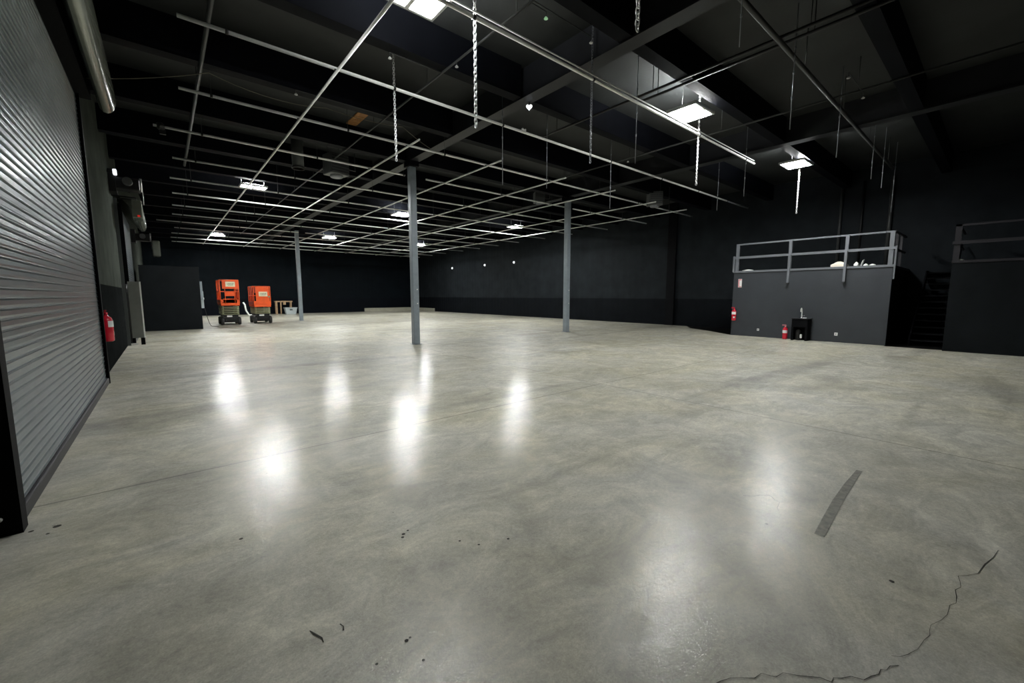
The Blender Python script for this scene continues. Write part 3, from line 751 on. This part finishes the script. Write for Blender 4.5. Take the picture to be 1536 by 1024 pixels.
# second mezzanine
M2 = 16.7
m2 = thing('mezzanine', 'dark raised platform at the right edge, beyond the stairs', 'platform', (M2, -1.2, 0))
def Q(name, m, b, bevel=0.0): return P(name, m, b, m2, (M2, -1.2), bevel)
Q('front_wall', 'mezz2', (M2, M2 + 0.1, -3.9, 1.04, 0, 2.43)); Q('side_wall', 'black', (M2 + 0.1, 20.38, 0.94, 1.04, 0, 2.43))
Q('deck', 'rail_dark', (M2, 20.38, -3.9, 1.04, 2.43, 2.5)); Q('edge_trim', 'rail_dark', (M2 - 0.02, M2, -3.9, 1.05, 2.44, 2.5))
for y in (0.98, -0.75, -2.5): Q('guard_post', 'rail_dark', (M2, M2 + 0.06, y - 0.06, y + 0.06, 2.5, 3.47))
Q('top_rail', 'rail_dark', (M2, M2 + 0.05, -3.9, 1.04, 3.42, 3.47)); Q('mid_rail', 'rail_dark', (M2 - 0.04, M2 + 0.03, -3.9, 1.07, 2.94, 3.02))
Q('side_rail', 'rail_dark', (M2, 19.2, 0.96, 1.0, 3.42, 3.47)); Q('side_rail', 'rail_dark', (M2, 19.2, 0.96, 1.0, 2.94, 3.0))
lump('paper_scrap', 'tiny pale scrap on the corner of the right-edge platform', (16.8, 0.9, 2.505), (0.05, 0.08, 0.03), 'white', 'scrap')
# stairs between the platforms
st = thing('staircase', 'black open staircase rising between the two raised platforms', 'stairs', (17.6, 1.55, 0))
N_ = 12
for i in range(N_):
    boxo('tread', 'black', st, i * 0.23, i * 0.23 + 0.27, -0.46, 0.25, 0.195 * (i + 1) - 0.04, 0.195 * (i + 1))
for y in (-0.50, 0.26):
    bm = new_bm(); s = [(0.0, 0.0), (0.25, 0.0), (N_ * 0.23 + 0.02, 2.15), (N_ * 0.23 + 0.02, 2.40), (N_ * 0.23 - 0.2, 2.40), (0.0, 0.28)]
    A = [bm.verts.new((x, y, z)) for x, z in s]; B = [bm.verts.new((x, y + 0.04, z)) for x, z in s]
    bm.faces.new(A); bm.faces.new(B[::-1])
    for i in range(6): bm.faces.new((A[i], A[(i + 1) % 6], B[(i + 1) % 6], B[i]))
    obj('stringer', bm, 'black', st)
tubeo('handrail', 'black', st, [(0.1, -0.48, 0.2), (0.1, -0.48, 1.1), (2.6, -0.48, 3.2)], 0.02, 8)

# vertical conduits on the right wall behind the mezzanine
for y, r, lb in ((4.4, 0.05, 'grey vertical pipe on the right wall behind the mezzanine rail, left one'), (3.75, 0.035, 'dark vertical pipe on the right wall behind the mezzanine rail, right one'), (2.95, 0.06, 'dark thick vertical pipe on the right wall above the mezzanine end')):
    tag(tubeo('wall_pipe', 'greypipe' if r > .04 else 'blackpipe', None, [(20.33, y, 2.48), (20.33, y, 5.8)], r, 10), lb, 'pipe')

# ------------------------------------------------------------------ scissor lifts
def lift(x, y, label, w, H, zplat, solid):
    t = thing('scissor_lift', label, 'scissor lift', (x, y, 0))
    Ln = 1.75; hw = w / 2
    boxo('chassis', 'blackpipe', t, -hw + 0.02, hw - 0.02, 0.08, Ln - 0.08, 0.13, 0.42, bevel=0.02)
    boxo('data_plate', 'white', t, -0.18, 0.05, 0.065, 0.08, 0.42, 0.50)
    boxo('base_cover', 'blackpipe', t, -hw + 0.08, hw - 0.08, 0.1, Ln - 0.1, 0.42, 0.52)
    for sx in (-1, 1):
        for yy in (0.22, Ln - 0.28):
            bm = new_bm(); lathe(bm, [(0.08, -0.07), (0.19, -0.065), (0.2, -0.04), (0.2, 0.04), (0.19, 0.065), (0.08, 0.07)], axis='x', n=20)
            wh = obj('wheel', bm, 'rubber', t); wh.location = (sx * (hw - 0.03), yy, 0.20)
            bm = new_bm(); lathe(bm, [(0.02, -0.07), (0.09, -0.066), (0.09, 0.066), (0.02, 0.07)], axis='x', n=14); obj('hub', bm, 'hub', wh)
    # folded scissor stack
    z = 0.53; n = 5; dz = (zplat - 0.56) / n
    for i in range(n):
        for sx in (-1, 1):
            for k_ in (0, 1):
                bm = new_bm(); xs = sx * (hw - 0.045 - 0.05 * k_)
                a, c = (0.12, Ln - 0.12) if k_ == 0 else (Ln - 0.12, 0.12)
                z0, z1 = z + i * dz + 0.01, z + (i + 1) * dz - 0.015
                tt = 0.028
                vs = []
                for (px, s_) in ((xs - 0.02, 0), (xs + 0.02, 0)):
                    for (yy, zz) in ((a, z0 - tt + .03), (a, z0 + tt + .03), (c, z1 + tt - .01), (c, z1 - tt - .01)): vs.append(bm.verts.new((px, yy, zz)))
                bm.faces.new(vs[:4]); bm.faces.new(vs[4:][::-1])
                for q in range(4): bm.faces.new((vs[q], vs[(q + 1) % 4], vs[4 + (q + 1) % 4], vs[4 + q]))
                obj('scissor_arm', bm, 'cream', t)
        bm = new_bm(); tube(bm, [(-hw + 0.03, 0.12, z + i * dz + 0.03), (hw - 0.03, 0.12, z + i * dz + 0.03)], 0.022, 8)
        obj('cross_tube', bm, 'cream', t)
    # platform
    boxo('platform', 'orange', t, -hw, hw, 0.0, Ln, zplat, zplat + 0.14, bevel=0.01)
    boxo('toe_board', 'orange', t, -hw, hw, 0.0, 0.03, zplat + 0.14, zplat + 0.32)
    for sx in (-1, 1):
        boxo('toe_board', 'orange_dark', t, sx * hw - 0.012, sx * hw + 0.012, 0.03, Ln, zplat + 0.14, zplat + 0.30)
    # guard rails
    for sx in (-1, 1):
        for yy in (0.02, Ln * 0.33, Ln * 0.66, Ln - 0.02):
            tubeo('rail_post', 'orange', t, [(sx * hw, yy, zplat + 0.1), (sx * hw, yy, H)], 0.02, 8)
        for zz in (H, zplat + (H - zplat) * 0.55):
            tubeo('side_rail', 'orange', t, [(sx * hw, 0.02, zz), (sx * hw, Ln - 0.02, zz)], 0.02, 8)
    for yy in (0.02, Ln - 0.02):
        tubeo('end_rail', 'orange', t, [(-hw, yy, H), (hw, yy, H)], 0.02, 8)
        tubeo('end_rail', 'orange', t, [(-hw, yy, zplat + (H - zplat) * 0.55), (hw, yy, zplat + (H - zplat) * 0.55)], 0.018, 8)
    if solid:
        boxo('gate_panel', 'orange', t, -hw + 0.10, hw - 0.04, -0.005, 0.012, zplat + 0.14, H - 0.04, bevel=0.006)
        sz = H - 0.42
        boxo('gate_latch', 'cream', t, hw - 0.12, hw - 0.02, -0.03, -0.005, zplat + 0.52, zplat + 0.60)
    else:
        boxo('gate_panel', 'orange', t, -hw + 0.1, hw - 0.02, -0.005, 0.012, H - 0.46, H - 0.02, bevel=0.006)
        boxo('gate_panel', 'orange', t, -0.22, hw - 0.16, 0.0, 0.02, zplat + 0.5, zplat + 0.72, bevel=0.006)
        boxo('gate_panel', 'orange', t, -0.3, hw - 0.10, 0.0, 0.02, zplat + 0.12, zplat + 0.36, bevel=0.006)
        for xx in (-0.2, 0.22): tubeo('gate_post', 'orange', t, [(xx, 0.0, zplat + 0.1), (xx, 0.0, H - 0.4)], 0.014, 8)
        sz = H - 0.22
    boxo('control_box', 'orange_dark', t, -0.15, 0.15, Ln - 0.28, Ln - 0.06, H - 0.35, H - 0.05, bevel=0.02)
    sg = boxo('sign_plate', 'yellow', t, -0.20 + 0.04, 0.22 + 0.04, -0.022, -0.006, sz - 0.13, sz + 0.13, bevel=0.004)
    bm = new_bm()
    for q in range(6):
        x0 = -0.145 + 0.06 + q * 0.05
        box(bm, x0, x0 + 0.012, -0.026, -0.022, sz - 0.01, sz + 0.045); box(bm, x0 + 0.012, x0 + 0.034, -0.026, -0.022, sz + (0.03 if q % 2 else -0.01), sz + (0.045 if q % 2 else 0.006))
        if q % 3: box(bm, x0 + 0.026, x0 + 0.036, -0.026, -0.022, sz + 0.0, sz + 0.045)
    box(bm, -0.06, 0.18, -0.025, -0.022, sz - 0.055, sz - 0.04)
    obj('sign_lettering', bm, 'ink', t)
    boxo('ladder', 'blackpipe', t, -0.22, 0.22, -0.02, 0.06, 0.2, 0.32)
    return t
lift(2.68, 26.3, 'taller orange scissor lift beside the dark partition', 0.82, 2.36, 1.02, False)
lift(4.20, 26.6, 'shorter orange scissor lift, right of the taller one', 0.80, 2.05, 0.92, True)

# panel board on the partition side
t = thing('switch_panel', 'grey switch panel on the right side of the dark partition', 'panel', (1.32, 24.5, 0))
boxo('box', 'column', t, 0, 0.10, -0.30, 0.0, 1.35, 2.2, bevel=0.01); boxo('box', 'bin', t, 0, 0.14, 0.05, 0.4, 0.95, 1.75, bevel=0.01)
bm = new_bm(); lathe(bm, [(0.02, 0.14), (0.045, 0.14), (0.045, 0.16), (0.02, 0.16)], axis='x', n=12); kn = obj('knob', bm, 'white', t); kn.location = (0, 0.15, 1.4)
cable('power_cable', 'thin black cable looping from the partition panel down to the floor', [((1.48, 24.72, 0.93), (1.75, 25.6, 0.02), 0.15), ((1.75, 25.6, 0.02), (2.0, 24.9, 0.012), 0.0)], 0.012, 'rubber')
# things behind the lifts
t = thing('sawhorse', 'rough timber sawhorse frame standing at the back behind the lifts', 'sawhorse', (7.7, 38.9, 0))
for x in (-0.62, -0.32, 0.45): boxo('leg', 'wood', t, x, x + 0.09, -0.2, -0.14, 0, 1.0); 
for x in (-0.62, 0.45): boxo('leg', 'wood', t, x, x + 0.09, 0.2, 0.26, 0, 1.0)
boxo('top_beam', 'wood', t, -0.68, 0.6, -0.22, 0.26, 1.0, 1.10); boxo('block', 'wood', t, -0.1, 0.1, -0.2, -0.1, 0.78, 1.0)
t = thing('storage_tub', 'grey plastic tub on the floor in front of the timber frame', 'tub', (8.0, 38.1, 0))
bm = new_bm()
vb = [bm.verts.new((sx * a, sy * c, z)) for z, a, c in ((0, 0.36, 0.22), (0.5, 0.44, 0.27)) for sx, sy in ((-1, -1), (1, -1), (1, 1), (-1, 1))]
bm.faces.new(vb[:4][::-1]); bm.faces.new(vb[4:])
for q in range(4): bm.faces.new((vb[q], vb[(q + 1) % 4], vb[4 + (q + 1) % 4], vb[4 + q]))
obj('tub', bm, 'bin', t, 0.02); boxo('lid', 'bin', t, -0.47, 0.47, -0.3, 0.3, 0.5, 0.56, bevel=0.015); boxo('handle', 'blackpipe', t, -0.1, 0.1, -0.3, -0.26, 0.36, 0.42)
tag(tubeo('bent_pipe', 'white', None, [(4.62, 37.4, 1.03), (4.72, 37.4, 0.85), (4.78, 37.4, 0.4), (4.95, 37.4, 0.06), (5.3, 37.4, 0.05)], 0.055, 10), 'white bent pipe standing on the floor between the two scissor lifts', 'pipe')
# pale kerb boards at the far corner
tag(boxo('kerb_board', 'concrete_light', None, 14.75, 20.3, 39.58, 39.68, 0, 0.34), 'long pale low board along the foot of the back wall', 'board')
tag(boxo('kerb_board', 'concrete_light', None, 20.28, 20.38, 36.1, 39.5, 0, 0.30), 'short pale low board turning the far corner along the right wall', 'board')
